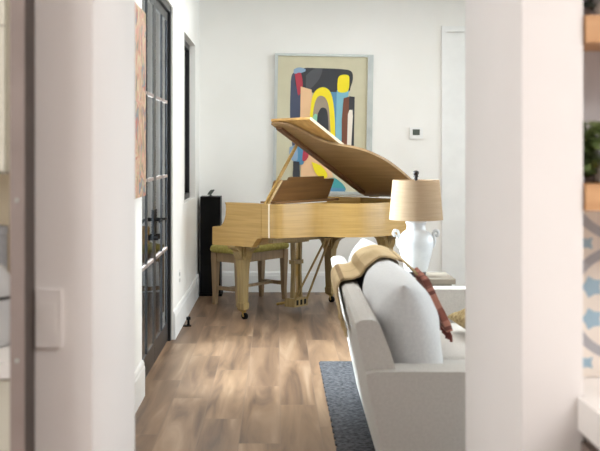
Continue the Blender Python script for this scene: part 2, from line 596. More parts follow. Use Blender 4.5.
# ------------------------------------------------------------------ door_1: black steel terrace doors
d1 = struct(obj('door_1', B(), M['steel']))
b = B()
xa, xb = WX - 0.10, WX - 0.012
for y0, y1 in ((DY0, DY0 + 0.045), (DY1 - 0.06, DY1)):
    box(b, xa, xb, y0, y1, 0, DZ)
box(b, xa, xb, DY0, DY1, DZ - 0.05, DZ)
obj('door_frame', b, M['steel'], d1)
yc = 6.72
rails = [0.0, 0.12, 0.695, 1.225, 1.765, 2.30, DZ - 0.05]
for (ya, yb, hy) in ((DY0 + 0.045, yc, yc - 0.05), (yc, DY1 - 0.06, yc + 0.05)):
    b = B()
    x0, x1 = WX - 0.075, WX - 0.030
    for s0, s1 in ((ya + 0.003, ya + 0.065), (yb - 0.065, yb - 0.003)):
        box(b, x0, x1, s0, s1, 0.012, DZ - 0.055)
    box(b, x0, x1, ya + 0.065, yb - 0.065, 0.012, 0.15)
    box(b, x0, x1, ya + 0.065, yb - 0.065, 2.36, DZ - 0.055)
    lf = obj('door_leaf', b, M['steel'], d1)
    for z in (0.695, 1.225, 1.765):
        obj('glazing_bar', bx(x0 + 0.008, x1 + 0.003, ya + 0.065, yb - 0.065, z - 0.010, z + 0.010), M['taupe'], lf)
    ym = (ya + yb) / 2
    obj('glazing_bar', bx(x0 + 0.010, x1 + 0.004, ym - 0.011, ym + 0.011, 0.15, 2.36), M['steel'], lf)
    obj('glass_pane', bx(x1 - 0.007, x1 - 0.003, ya + 0.06, yb - 0.06, 0.145, 2.365), M['glass'], lf)
    b = B()
    box(b, x1, x1 + 0.006, hy - 0.022, hy + 0.022, 0.86, 1.02)
    sgn = -1 if hy < yc else 1
    tube(b, [(x1, hy, 0.955), (x1 + 0.05, hy, 0.955), (x1 + 0.055, hy + 0.02 * sgn, 0.955), (x1 + 0.055, hy + 0.12 * sgn, 0.95)], 0.009)
    tube(b, [(x1, hy, 0.84), (x1 + 0.03, hy, 0.84)], 0.018, 12)
    obj('door_handle', b, M['black'], lf)

# ------------------------------------------------------------------ window_1 (left wall) and assumed_window (out of view, assumed in the right wall to let daylight in)
w1 = struct(obj('window_1', B(), M['steel']))
b = B()
x0, x1 = WX - 0.10, WX - 0.055
for y0, y1, z0, z1 in ((VY0, VY0 + 0.05, VZ0, VZ1), (VY1 - 0.05, VY1, VZ0, VZ1), (VY0, VY1, VZ0, VZ0 + 0.05), (VY0, VY1, VZ1 - 0.05, VZ1), (9.09, 9.13, VZ0, VZ1)):
    box(b, x0, x1, y0, y1, z0, z1)
obj('window_frame', b, M['steel'], w1)
obj('glass_pane', bx(x0 + 0.02, x0 + 0.026, VY0 + 0.04, VY1 - 0.04, VZ0 + 0.04, VZ1 - 0.04), M['glass'], w1)
obj('insect_screen', bx(x0 + 0.006, x0 + 0.008, VY0 + 0.04, VY1 - 0.04, VZ0 + 0.04, VZ1 - 0.04), M['rubber'], w1)
w2 = struct(obj('assumed_window', B(), M['steel']))
b = B()
for y0, y1, z0, z1 in ((4.8, 4.86, 0.55, 2.6), (8.74, 8.8, 0.55, 2.6), (4.86, 8.74, 0.55, 0.61), (4.86, 8.74, 2.54, 2.6), (6.1, 6.14, 0.61, 2.54), (7.46, 7.5, 0.61, 2.54)):
    box(b, 4.28, 4.34, y0, y1, z0, z1)
obj('window_frame', b, M['steel'], w2)
obj('glass_pane', bx(4.30, 4.306, 4.86, 8.74, 0.61, 2.54), M['glass'], w2)

# ------------------------------------------------------------------ door_2: white panelled door in the back wall
d2 = struct(obj('door_2', B(), M['trim']))
b = B()
DX0, DX1 = 1.70, 2.62
box(b, DX0 - 0.055, DX0, BY - 0.022, BY, 0, 2.60)
box(b, DX1, DX1 + 0.055, BY - 0.022, BY, 0, 2.60)
box(b, DX0 - 0.055, DX1 + 0.055, BY - 0.026, BY, 2.60, 2.655)
obj('door_casing', b, M['trim'], d2, bevel=0.004)
b = B()
yl0, yl1 = BY - 0.012, BY
for a in ((DX0, DX0 + 0.11, 0.01, 2.59), (DX1 - 0.11, DX1, 0.01, 2.59)):
    box(b, a[0], a[1], yl0, yl1, a[2], a[3])
for z0, z1 in ((0.01, 0.29), (0.93, 1.06), (1.62, 1.73), (2.46, 2.59)):
    box(b, DX0 + 0.11, DX1 - 0.11, yl0, yl1, z0, z1)
box(b, DX0 + 0.11, DX1 - 0.11, BY - 0.004, BY, 0.2, 2.5)
lf = obj('door_leaf', b, M['trim'], d2)
b = B()
tube(b, [(DX1 - 0.06, yl0, 0.98), (DX1 - 0.06, yl0 - 0.05, 0.98), (DX1 - 0.17, yl0 - 0.055, 0.98)], 0.01)
obj('door_handle', b, M['black'], lf)

# ------------------------------------------------------------------ outside the terrace doors
struct(obj('terrace_ground', bx(-9, WX - T, 2.0, 16, -0.16, -0.06), M['paving']))
b = B()
for k in range(14):
    box(b, -8.9, -0.95, 13.5 + 0.004 * (k % 2), 13.56, -0.06 + k * 0.17, 0.105 + k * 0.17 - 0.008)
for x in (-8.0, -6.0, -4.0, -2.0):
    box(b, x, x + 0.09, 13.56, 13.65, -0.06, 2.34)
tag(obj('board_fence', b, M['fence']), 'pale grey horizontal board fence outside, seen through the black terrace doors', 'fence')
b = B()
for k in range(2600):
    c = Vector((random.uniform(-4.2, -1.1), random.uniform(12.6, 13.3), 0))
    c.z = random.uniform(-0.05, 1.5 + 0.25 * noise.noise(c * 1.5))
    a, e = random.uniform(0, 2 * PI), random.uniform(-0.8, 0.8)
    u = Vector((math.cos(a), math.sin(a), e)) * 0.07
    v = Vector((-math.sin(a), math.cos(a), random.uniform(-.5, .5))) * 0.03
    b.faces.new([b.verts.new(c + q) for q in (u, v, -u, -v)])
tag(obj('hedge', b, M['hedge']), 'green clipped hedge outside, seen through the glass of the terrace doors', 'hedge')

# ------------------------------------------------------------------ grand piano
# local x runs from keyboard to tail, local y from treble to bass
gp = thing('grand_piano', 'light oak baby grand piano with raised lid before the abstract painting', 'piano', (-0.285, 8.55, 0), math.atan2(-0.627, 0.779))
VT, VB = -0.12, 1.365
RB, RT = 0.705, 0.98
out = [(0.30, VT), (0.40, -0.118), (0.462, -0.085), (0.508, 0.02), (0.558, 0.15), (0.612, 0.238), (0.69, 0.285), (0.80, 0.334), (0.895, 0.41), (0.975, 0.575), (0.996, 0.79), (0.988, 1.02), (0.965, 1.20), (0.91, 1.31), (0.82, VB)]
outline = [tuple(p) for p in smooth_path(out, 5)]
full = [(-0.06, VT)] + outline + [(-0.06, VB)]


def inset(path, d):
    res = []
    for i, p in enumerate(path):
        a, c = Vector(path[max(i - 1, 0)]), Vector(path[min(i + 1, len(path) - 1)])
        t = (c - a).normalized()
        n_ = Vector((-t.y, t.x))
        res.append(tuple(Vector(p) + n_ * d))
    return res


ring = full + list(reversed(inset(full, 0.045)))
b = B()
npt = len(full)
va = [[b.verts.new((p[0], p[1], z)) for p in full] for z in (RB, RT)]
vi = [[b.verts.new((p[0], p[1], z)) for p in inset(full, 0.045)] for z in (RB, RT)]
for i in range(npt - 1):
    b.faces.new((va[0][i], va[0][i + 1], va[1][i + 1], va[1][i]))
    b.faces.new((vi[0][i + 1], vi[0][i], vi[1][i], vi[1][i + 1]))
    b.faces.new((va[1][i], va[1][i + 1], vi[1][i + 1], vi[1][i]))
    b.faces.new((va[0][i + 1], va[0][i], vi[0][i], vi[0][i + 1]))
for i in (0, npt - 1):
    b.faces.new((va[0][i], va[1][i], vi[1][i], vi[0][i]))
rim = obj('rim', b, M['oak'], gp)
# underside boards and the plate inside
inn = inset(full, 0.04)
obj('soundboard', prism(B(), inn, lambda p, t: (p[0], p[1], t), RB + 0.012, RB + 0.03), M['batten'], gp)
obj('iron_plate', prism(B(), inset(full, 0.044), lambda p, t: (max(p[0], 0.22), p[1], t), 0.875, 0.90), M['iron'], gp)
obj('corner_strip', bx(0.374, 0.387, VT - 0.004, VT + 0.024, RB + 0.001, RT + 0.001), M['lid_edge'], gp)
# the two arms beside the keyboard
arm = [(-0.235, 0.620), (-0.235, 0.765), (-0.225, 0.773), (-0.17, 0.773), (-0.135, 0.785), (-0.105, 0.82), (-0.088, 0.87), (-0.082, 0.93), (-0.085, 0.96), (-0.095, 0.981), (0.300, 0.981), (0.300, 0.70), (0.26, 0.695), (0.20, 0.622)]
for v0, v1 in ((VT - 0.003, VT + 0.062), (VB - 0.062, VB + 0.003)):
    obj('arm', prism(B(), arm, lambda p, t: (p[0], t, p[1]), v0, v1), M['oak'], gp, bevel=0.004)
obj('key_bed', bx(-0.225, 0.12, VT + 0.01, VB - 0.01, 0.621, 0.70), M['oak'], gp, bevel=0.004)
b = B()
kv0, kv1 = VT + 0.13, VB - 0.13
for k in range(52):
    w_ = (kv1 - kv0) / 52
    box(b, -0.215, -0.09, kv0 + k * w_ + 0.0008, kv0 + (k + 1) * w_ - 0.0008, 0.73, 0.752)
kb = obj('keyboard', b, M['ivory'], gp)
b = B()
w_ = (kv1 - kv0) / 52
for k in range(51):
    if k % 7 in (0, 1, 3, 4, 5):
        box(b, -0.175, -0.09, kv0 + (k + 1) * w_ - 0.006, kv0 + (k + 1) * w_ + 0.006, 0.752, 0.765)
obj('black_keys', b, M['black'], kb)
obj('key_slip', bx(-0.232, -0.219, VT + 0.062, VB - 0.062, 0.70, 0.745), M['oak'], gp)
obj('fallboard', bx(-0.088, -0.065, VT + 0.062, VB - 0.062, 0.70, 0.93), M['oak'], gp)
# lid, raised on its hinge along the bass side
TH = R(24.8)
HZ = RT + 0.012


def on_lid(u, v, n_=0.0):
    d = VB + 0.01 - v
    return (u, VB + 0.01 - d * math.cos(TH) + n_ * math.sin(TH), HZ + d * math.sin(TH) + n_ * math.cos(TH))


lo = [(0.30, VT - 0.015)] + [tuple(Vector(p)) for p in inset(outline, -0.018)] + [(0.82, VB + 0.01), (0.30, VB + 0.01)]
lid = obj('lid', prism(B(), lo, lambda p, t: on_lid(p[0], p[1], t), 0.0, 0.02), M['lid'], gp)
b = B()
cvs = [(0.325, VT + 0.03), (0.375, VT + 0.03), (0.375, VB - 0.1), (0.325, VB - 0.1)]
prism(b, cvs, lambda p, t: on_lid(p[0], p[1], t), -0.022, 0.0)
obj('batten', b, M['batten'], lid)
b = B()
prism(b, [(0.305, 0.02), (0.325, 0.02), (0.325, 0.045), (0.305, 0.045)], lambda p, t: on_lid(p[0], p[1], t), -0.012, 0.0)
obj('latch', b, M['dark_metal'], lid)
# front flap folded back on the lid
FO = R(1.2)


def on_flap(q, v, n_):
    return on_lid(0.30 + q * math.cos(FO), v, 0.024 + q * math.sin(FO) + n_)


fl = obj('lid_flap', prism(B(), [(0.0, VT - 0.03), (0.40, VT - 0.03), (0.40, VB - 0.02), (0.0, VB - 0.02)], lambda p, t: on_flap(p[0], p[1], t), 0.0, 0.02), M['flap'], gp)
b = B()
prism(b, [(0.3995, VT - 0.031), (0.402, VT - 0.031), (0.402, VB - 0.02), (0.3995, VB - 0.02)], lambda p, t: on_flap(p[0], p[1], t), -0.004, 0.0205)
obj('flap_edge', b, M['lid_edge'], fl)
for v in (0.35, 0.62, 0.9):
    obj('hinge', prism(B(), [(v - .03, 0), (v + .03, 0), (v + .03, 0.02), (v - .03, 0.02)], lambda p, t: on_lid(t, p[0], p[1] + 0.003), 0.293, 0.30), M['brass'], fl)
for u in (0.40, 0.74):
    b = B()
    tube(b, [(u - 0.05, VB + 0.014, HZ), (u + 0.05, VB + 0.014, HZ)], 0.008)
    obj('lid_hinge', b, M['brass'], gp)
# prop stick
pa = Vector((0.30, VT + 0.03, RT - 0.03))
pb_ = Vector(on_lid(0.312, 0.235, -0.004))
b = B()
bar(b, pa, pb_, 0.014, 0.026)
obj('prop_stick', b, M['oak'], gp, bevel=0.002)
b = B()
bar(b, pa + Vector((0.02, 0.012, 0.0)), pa.lerp(pb_, 0.42) + Vector((0.03, 0.012, 0)), 0.010, 0.018)
obj('prop_stick', b, M['oak'], gp)
# music desk
mp_ = [(0.165, 0.0), (0.135, 0.045), (0.13, 0.165), (0.145, 0.178), (0.31, 0.178), (0.32, 0.202), (0.81, 0.202), (0.82, 0.178), (0.97, 0.178), (0.98, 0.165), (0.96, 0.045), (0.945, 0.0)]
obj('music_desk', prism(B(), mp_, lambda p, t: (0.17 + t + p[1] * 0.30, p[0], 0.985 + p[1]), 0, 0.016), M['desk'], gp, bevel=0.002)
obj('desk_tray', bx(0.09, 0.26, 0.12, 1.02, 0.965, 0.985), M['desk'], gp)
# legs with brackets and casters
def sq(u, v, h, z, hv=None):
    hv = hv or h
    return [(u - h, v - hv, z), (u + h, v - hv, z), (u + h, v + hv, z), (u - h, v + hv, z)]


def piano_leg(u, v, ztop):
    b = B()
    rings = [sq(u, v, 0.024, 0.072), sq(u, v, 0.034, 0.085), sq(u, v, 0.036, 0.135), sq(u, v, 0.031, 0.142), sq(u, v, 0.031, 0.155), sq(u, v, 0.037, 0.40), sq(u, v, 0.044, ztop - 0.12), sq(u, v, 0.046, ztop - 0.11), sq(u, v, 0.052, ztop - 0.10), sq(u, v, 0.056, ztop)]
    loft(b, rings)
    lg = obj('leg', b, M['oak_leg'], gp, bevel=0.003)
    prof = [(0.052, ztop), (0.150, ztop), (0.144, ztop - 0.018), (0.11, ztop - 0.030), (0.082, ztop - 0.052), (0.062, ztop - 0.095), (0.054, ztop - 0.12), (0.040, ztop - 0.12)]
    for s, ax in ((1, 0), (-1, 0), (1, 1), (-1, 1)):
        fn = (lambda p, t: (u + s * p[0], v + t, p[1])) if ax == 0 else (lambda p, t: (u + t, v + s * p[0], p[1]))
        obj('bracket', prism(B(), prof, fn, -0.038, 0.038), M['oak_leg'], lg)
    b = B()
    lathe(b, [(0.030, 0.074), (0.026, 0.066), (0.012, 0.062), (0.010, 0.05)], 16, u, v)
    for s in (-1, 1):
        bar(b, (u + 0.008, v + s * 0.016, 0.062), (u + 0.018, v + s * 0.016, 0.022), 0.004, 0.014)
    cs = obj('caster', b, M['brass'], lg)
    b = B()
    tube(b, [(u + 0.018, v - 0.013, 0.0265), (u + 0.018, v + 0.013, 0.0265)], 0.0265, 18)
    obj('caster_wheel', b, M['rubber'], lg)


piano_leg(0.0, 0.0, 0.622)
piano_leg(0.0, 1.245, 0.622)
piano_leg(0.84, 0.90, 0.708)
# pedal lyre
b = B()
lz = 0.60
for s in (-1, 1):
    loft(b, [sq(0.10, lz + s * 0.055, 0.018, 0.10, 0.012), sq(0.10, lz + s * 0.042, 0.018, 0.36, 0.012), sq(0.10, lz + s * 0.05, 0.018, 0.648, 0.014)])
box(b, 0.07, 0.13, lz - 0.065, lz + 0.065, 0.42, 0.455)
box(b, 0.05, 0.15, lz - 0.12, lz + 0.12, 0.61, 0.648)
ly = obj('pedal_lyre', b, M['oak_leg'], gp, bevel=0.003)
obj('pedal_box', bx(0.045, 0.155, lz - 0.095, lz + 0.095, 0.05, 0.125), M['oak_leg'], ly, bevel=0.006)
for k in (-1, 0, 1):
    b = B()
    tube(b, [(0.05, lz + k * 0.055, 0.075), (-0.02, lz + k * 0.055, 0.07), (-0.07, lz + k * 0.055, 0.055)], [0.008, 0.010, 0.014], 8)
    obj('pedal', b, M['brass'], ly)
    b = B()
    tube(b, [(0.10, lz + k * 0.02, 0.125), (0.10, lz + k * 0.02, 0.648)], 0.005, 6)
    obj('pedal_rod', b, M['brass'], ly)
    b = B()
    box(b, 0.153, 0.157, lz + k * 0.055 - 0.014, lz + k * 0.055 + 0.014, 0.065, 0.11)
    obj('slot', b, M['black'], ly)
for s in (-1, 1):
    b = B()
    tube(b, [(0.15, lz + s * 0.09, 0.11), (0.47, lz + s * 0.02 + 0.0, RB + 0.01)], 0.010, 8)
    obj('lyre_brace', b, M['oak_leg'], ly)
obj('brace_block', bx(0.42, 0.52, lz - 0.12, lz + 0.12, RB - 0.03, RB + 0.012), M['black'], gp)
b = B()
bar(b, (0.34, -0.05, 0.675), (0.34, 0.62, 0.668), 0.05, 0.034)
obj('trap_lever', b, M['oak_leg'], gp)

# ------------------------------------------------------------------ piano bench
bn = thing('piano_bench', 'oak piano bench with olive velvet seat tucked behind the piano keyboard', 'bench', (-0.25, 9.56, 0), math.atan2(-0.627, 0.779))
HU, HV = 0.14, 0.33
b = B()
rbox(b, -HU - 0.045, HU + 0.045, -HV - 0.045, HV + 0.045, 0.475, 0.545, 0.034, 0.02)
obj('seat_cushion', b, M['olive'], bn, smooth=True)
b = B()
for s in (-1, 1):
    box(b, s * HU - 0.012, s * HU + 0.012, -HV, HV, 0.395, 0.476)
    box(b, -HU, HU, s * HV - 0.012, s * HV + 0.012, 0.395, 0.476)
obj('apron', b, M['bench_wood'], bn, bevel=0.003)
for su in (-1, 1):
    for sv in (-1, 1):
        b = B()
        loft(b, [sq(su * (HU + 0.004), sv * (HV + 0.004), 0.017, 0.0), sq(su * HU, sv * HV, 0.020, 0.10), sq(su * HU, sv * HV, 0.029, 0.42), sq(su * HU, sv * HV, 0.029, 0.476)])
        obj('leg', b, M['bench_wood'], bn, bevel=0.004)
for s in (-1, 1):
    obj('side_stretcher', bx(-HU, HU, s * HV - 0.012, s * HV + 0.012, 0.135, 0.17), M['bench_wood'], bn, bevel=0.003)
obj('cross_stretcher', bx(-0.014, 0.014, -HV, HV, 0.14, 0.165), M['bench_wood'], bn, bevel=0.003)

# ------------------------------------------------------------------ tower speaker in the corner, with a small device on it
ts = thing('tower_speaker', 'tall slim black floor speaker in the corner behind the piano bench', 'speaker', (-0.648, 10.03, 0))
obj('cabinet', bx(-0.098, 0.098, -0.12, 0.13, 0.025, 0.965), M['black'], ts, bevel=0.006)
obj('plinth', bx(-0.112, 0.112, -0.135, 0.14, 0.0, 0.025), M['black'], ts, bevel=0.004)
obj('grille', bx(-0.088, 0.088, -0.128, -0.119, 0.30, 0.955), M['rubber'], ts)
dv = thing('gadget', 'tiny grey tilted gadget standing on top of the tall black speaker', 'gadget', (-0.65, 9.98, 0.965))
obj('foot', lathe(B(), [(0.024, 0.0), (0.024, 0.006), (0.008, 0.014), (0.006, 0.024)], 16), M['dark_metal'], dv)
b = B()
prism(b, [(-0.030, 0.018), (0.005, 0.016), (0.038, 0.060), (0.034, 0.068), (0.002, 0.064), (-0.020, 0.040)], lambda p, t: (p[0], t, p[1]), -0.025, 0.025)
obj('body', b, M['screen'], dv, bevel=0.004)

# ------------------------------------------------------------------ abstract painting on the back wall
PS = (BY) / FPX


def wp(px, py):
    return ((px - 277) * PS, EYE - (py - 152) * PS)


pt = thing('abstract_painting', 'large framed abstract painting of bright arches hung above the piano', 'painting', (0.46, BY - 0.02, 1.7), 0)
pt.rotation_euler = (0, R(1.0), 0)
ox, oz = 0.46, 1.7


def local(px, py):
    x, z = wp(px, py)
    return (x - ox, z - oz)


b = B()
(xl, zt), (xr, zb) = local(274, 54.5), local(372, 194)
f1, f2 = 0.03, 0.055
box(b, xl, xl + f1, -0.03, 0.015, zb, zt)
box(b, xr - f2, xr, -0.03, 0.015, zb, zt)
box(b, xl + f1, xr - f2, -0.0295, 0.015, zt - 0.022, zt)
box(b, xl + f1, xr - f2, -0.0295, 0.015, zb, zb + 0.03)
obj('picture_frame', b, M['frame'], pt)
art = [flat('beige', 205, 199, 170), flat('charcoal', 48, 50, 56), flat('navy', 66, 74, 98), flat('sky', 138, 164, 190), flat('crimson', 178, 52, 70), flat('peach', 232, 190, 146), flat('yellow', 245, 224, 28), flat('taupe', 160, 144, 124), flat('blue', 84, 140, 176), flat('pale_blue', 126, 184, 200), flat('brown', 116, 68, 48), flat('white', 238, 228, 214), flat('teal', 66, 156, 160), flat('mint', 146, 208, 176), flat('slate', 78, 80, 84), flat('red', 226, 70, 40)]
AN = {n_: i for i, n_ in enumerate('beige charcoal navy sky crimson peach yellow taupe blue pale_blue brown white teal mint slate red'.split())}
b = B()
box(b, xl + f1 * 0.6, xr - f2 * 0.6, -0.006, 0.012, zb + 0.02, zt - 0.015, 0)
lay = [0]


def shape(colr, pts, rounded=True):
    lay[0] += 1
    y = -0.006 - 0.0006 * lay[0]
    P = [local(*p) for p in pts]
    if rounded:
        P2 = smooth_path(P + [P[0]], 5)[:-1]
    else:
        P2 = P
    f = b.faces.new([b.verts.new((p[0], y, p[1])) for p in P2])
    f.material_index = AN[colr]


shape('navy', [(290, 82), (292, 74), (300, 74), (300, 118), (300, 176), (294, 178), (294, 160), (290, 120)])
shape('charcoal', [(294, 76), (302, 69), (318, 68.5), (340, 69), (350, 71), (352, 78), (350, 86), (347, 92), (330, 94), (312, 93), (300, 92), (295, 86)])
shape('slate', [(305, 76), (312, 70), (321, 69), (319, 78), (313, 86), (306, 91)])
shape('sky', [(293, 70), (298, 68), (304, 69.5), (304, 72), (298, 74), (293, 74)])
shape('crimson', [(294, 75), (300, 74), (302, 88), (298, 96), (296, 88)])
shape('peach', [(300, 87), (311, 90), (313, 110), (310, 130), (305, 143), (300, 143)], False)
shape('peach', [(301, 140), (318, 140), (334, 176), (330, 192), (302, 192)], False)
shape('blue', [(330, 92), (337, 92), (338, 150), (331, 150)], False)
shape('pale_blue', [(336, 90), (348, 90), (346, 120), (343, 152), (336, 152)], False)
shape('yellow', [(337, 78), (340, 75), (347, 75), (348.5, 80), (347, 91), (338, 92), (336.5, 86)])
shape('yellow', [(309, 140), (310, 112), (313, 94), (321, 87.5), (329, 91), (333, 104), (335, 128), (334, 152), (320, 152)])
shape('taupe', [(312, 140), (313, 112), (316, 99), (321, 96), (326, 100), (329, 112), (330, 146), (318, 146)])
shape('charcoal', [(317, 140), (317, 118), (320, 109), (324, 108), (327, 112), (328.5, 128), (328, 144)])
shape('mint', [(312, 118), (315, 114), (317, 116), (316, 124), (312, 124)])
shape('brown', [(343, 98), (348, 96.5), (349, 97), (348, 156), (342, 156), (341.5, 120)], False)
shape('charcoal', [(348.5, 96), (354, 96.5), (354, 156), (348, 156)], False)
shape('white', [(347.5, 114), (349, 109.5), (352, 109.5), (352.5, 116), (351, 156), (347, 156)], False)
shape('blue', [(297, 144), (304, 142), (305, 152), (304, 164), (298, 164), (296, 158)])
shape('sky', [(290, 148), (297, 146), (298, 160), (293, 161), (290, 156)])
shape('crimson', [(304, 148), (308, 150), (309, 156), (306, 161), (303, 160)])
shape('red', [(302, 142), (306, 146), (303, 149)], False)
shape('charcoal', [(294, 162), (300, 162), (301, 180), (294, 180)], False)
shape('yellow', [(312, 162), (322, 166), (328, 174), (326, 178), (317, 174)])
shape('teal', [(330, 178), (336, 178), (344, 184), (346, 190), (332, 190), (329, 184)])
shape('blue', [(330, 187), (346, 188), (346, 192), (330, 192)], False)
obj('canvas', b, art, pt)

# ------------------------------------------------------------------ colourful canvas on the left wall
cm = bpy.data.materials.new('abstract_paint_strokes')
cm.use_nodes = True
nt = cm.node_tree
tc = nt.nodes.new('ShaderNodeTexCoord')
mp = nt.nodes.new('ShaderNodeMapping')
mp.inputs['Scale'].default_value = (3, 7, 4.5)
nz = nt.nodes.new('ShaderNodeTexNoise')
nz.inputs['Scale'].default_value = 1.0
nz.inputs['Detail'].default_value = 2
nz.inputs['Distortion'].default_value = 1.2
cr = nt.nodes.new('ShaderNodeValToRGB')
cr.color_ramp.interpolation = 'CONSTANT'
cols = [(0.0, (92, 100, 96)), (0.36, (170, 146, 108)), (0.43, (196, 140, 124)), (0.49, (196, 180, 146)), (0.54, (172, 92, 76)), (0.58, (112, 124, 130)), (0.65, (186, 166, 120))]
for i, (p, c) in enumerate(cols):
    e = cr.color_ramp.elements[i] if i < 2 else cr.color_ramp.elements.new(p)
    e.position = p
    e.color = rgb(*c)
nt.links.new(tc.outputs['Object'], mp.inputs[0])
nt.links.new(mp.outputs[0], nz.inputs['Vector'])
nt.links.new(nz.outputs['Fac'], cr.inputs[0])
nt.links.new(cr.outputs[0], nt.nodes['Principled BSDF'].inputs['Base Color'])
wc = thing('wall_canvas', 'pink and tan abstract canvas hung on the left wall before the black terrace doors', 'painting', (WX, 5.49, 1.67))
obj('stretcher_frame', bx(0.001, 0.026, -0.31, 0.31, -0.515, 0.515), mat('raw_canvas_edge', rgb(206, 184, 136), rgb(216, 196, 150), 0.8), wc)
obj('canvas', bx(0.026, 0.030, -0.312, 0.312, -0.517, 0.517), cm, wc)

# ------------------------------------------------------------------ small wall and floor fittings
th = thing('thermostat', 'small white thermostat with grey screen on the back wall by the white door', 'thermostat', (1.39, BY, 1.59))
obj('housing', bx(-0.065, 0.065, -0.022, -0.0005, -0.055, 0.055), M['plastic'], th, bevel=0.006)
obj('screen', bx(-0.036, 0.034, -0.0245, -0.022, -0.022, 0.036), M['screen'], th)
ol = thing('wall_outlet', 'outlet plate low on the left wall beyond the terrace doors', 'outlet', (WX, 8.07, 0.41))
obj('cover_plate', bx(0.0005, 0.007, -0.036, 0.036, -0.058, 0.058), M['plastic'], ol, bevel=0.002)
for z in (-0.024, 0.024):
    obj('socket', bx(0.007, 0.0085, -0.017, 0.017, z - 0.014, z + 0.014), M['screen'], ol)
sw = thing('light_switch', 'pale switch plate on the near wall left of the passage', 'switch', (-0.513, PN, 1.026))
obj('cover_plate', bx(-0.029, 0.029, -0.009, -0.0005, -0.065, 0.065), M['wall_warm'], sw, bevel=0.003)
obj('rocker', bx(-0.016, 0.016, -0.0105, -0.0085, -0.034, 0.034), M['wall_warm'], sw, bevel=0.0008)
ds = thing('door_stop', 'little black door stop on the floor by the left skirting board', 'door stop', (-0.72, 8.2, 0))
obj('base', bx(-0.034, 0.030, -0.022, 0.022, 0.0, 0.008), M['black'], ds, bevel=0.002)
b = B()
lathe(b, [(0.014, 0.008), (0.010, 0.02), (0.010, 0.05), (0.018, 0.052), (0.018, 0.072), (0.012, 0.076)], 16, 0.008, 0)
obj('bumper', b, M['rubber'], ds)

# ------------------------------------------------------------------ rug
b = B()
box(b, 0.285, 2.9, 3.1, 6.77, 0.0, 0.012)
for k in range(34):
    y = 3.1 + 3.67 * (k + 0.5) / 34
    box(b, 0.278, 0.286, y - 0.03, y + 0.03, 0.001, 0.010)
rg = tag(obj('area_rug', b, M['rug']), 'blue-grey woven rug lying under the pale sofa on the plank floor', 'rug')

# ------------------------------------------------------------------ sofa
so = thing('sofa', 'pale linen sofa seen from its end, standing on the blue-grey rug', 'sofa', (0.268, 3.52, 0.012), R(-0.75))
SL = 2.26       # length
D_ = 0.95


def sx(z):       # outer face of the reclined back
    return max(0.0, (0.82 - z)) * 0.205


prof = [(sx(0.07), 0.07), (sx(0.30) - 0.0, 0.30), (sx(0.6), 0.60), (sx(0.76) - 0.004, 0.765), (0.006, 0.788), (0.022, 0.802), (0.060, 0.804), (0.080, 0.796), (0.095, 0.775), (0.125, 0.70), (0.20, 0.44), (0.24, 0.25), (0.24, 0.07)]
b = prism(B(), prof, lambda p, t: (p[0], t, p[1]), 0.035, SL - 0.035)
sofa_back = obj('back', b, M['linen'], so, bevel=0.012, seg=3)
for y0, y1 in ((0.0, 0.14), (SL - 0.14, SL)):
    ap = [(sx(0.07) + 0.0, 0.07), (sx(0.35), 0.35), (sx(0.60) - 0.004, 0.60), (sx(0.62), 0.622), (0.07, 0.630), (D_ - 0.02, 0.630), (D_, 0.612), (D_, 0.07)]
    b = prism(B(), ap, lambda p, t: (p[0], t, p[1]), y0, y1)
    obj('arm', b, M['linen'], so, bevel=0.010, seg=3)
obj('base_frame', bx(0.16, D_ - 0.02, 0.12, SL - 0.12, 0.08, 0.28), M['linen'], so, bevel=0.01)
for y0, y1 in ((0.145, SL / 2 - 0.003), (SL / 2 + 0.003, SL - 0.145)):
    obj('seat_cushion', rbox(B(), 0.20, D_ + 0.01, y0, y1, 0.275, 0.45, 0.045, 0.015), M['linen'], so, smooth=True)
BC = []
for i, (yc_, w_, z0, x0, tilt, h_, t_) in enumerate(((0.665, 1.03, 0.435, 0.270, -10, 0.482, 0.275), (1.575, 0.84, 0.435, 0.255, -10, 0.495, 0.27))):
    bc = obj('back_cushion', pillow(B(), w_, h_, t_, seed=i * 5 + 1, wr=0.012), M['cushion'], so, smooth=True)
    BC.append(bc)
    bc.location = (x0, yc_, z0)
    bc.rotation_euler = (0, R(tilt), 0)
for x, y in ((0.22, 0.06), (D_ - 0.08, 0.06), (0.22, SL - 0.06), (D_ - 0.08, SL - 0.06)):
    obj('leg', loft(B(), [sq(x, y, 0.016, 0.0), sq(x, y, 0.022, 0.072)]), M['dark_metal'], so)

SM = Matrix.Translation((0.268, 3.52, 0.012)) @ Matrix.Rotation(R(-0.75), 4, 'Z')


def soft_thing(name, label, cat, w, h, t, loc, rot, material, seed):
    o = obj(name, pillow(B(), w, h, t, seed=seed, wr=0.008), material, smooth=True)
    o.matrix_world = SM @ Matrix.Translation(loc) @ Matrix.Rotation(rot[2], 4, 'Z') @ Matrix.Rotation(rot[1], 4, 'Y') @ Matrix.Rotation(rot[0], 4, 'X')
    return tag(o, label, cat)


soft_thing('woven_pillow', 'straw-coloured woven pillow lying on the far end of the sofa seat', 'pillow', 0.34, 0.30, 0.11, (0.615, 1.60, 0.535), (0, R(84), R(8)), M['wicker'], 9)


def tree_of(o):
    mw = Matrix.Translation(o.location) @ o.rotation_euler.to_matrix().to_4x4()
    return BVHTree.FromPolygons([mw @ v.co for v in o.data.vertices], [list(p.vertices) for p in o.data.polygons])


TREES = [tree_of(o) for o in [sofa_back] + BC]


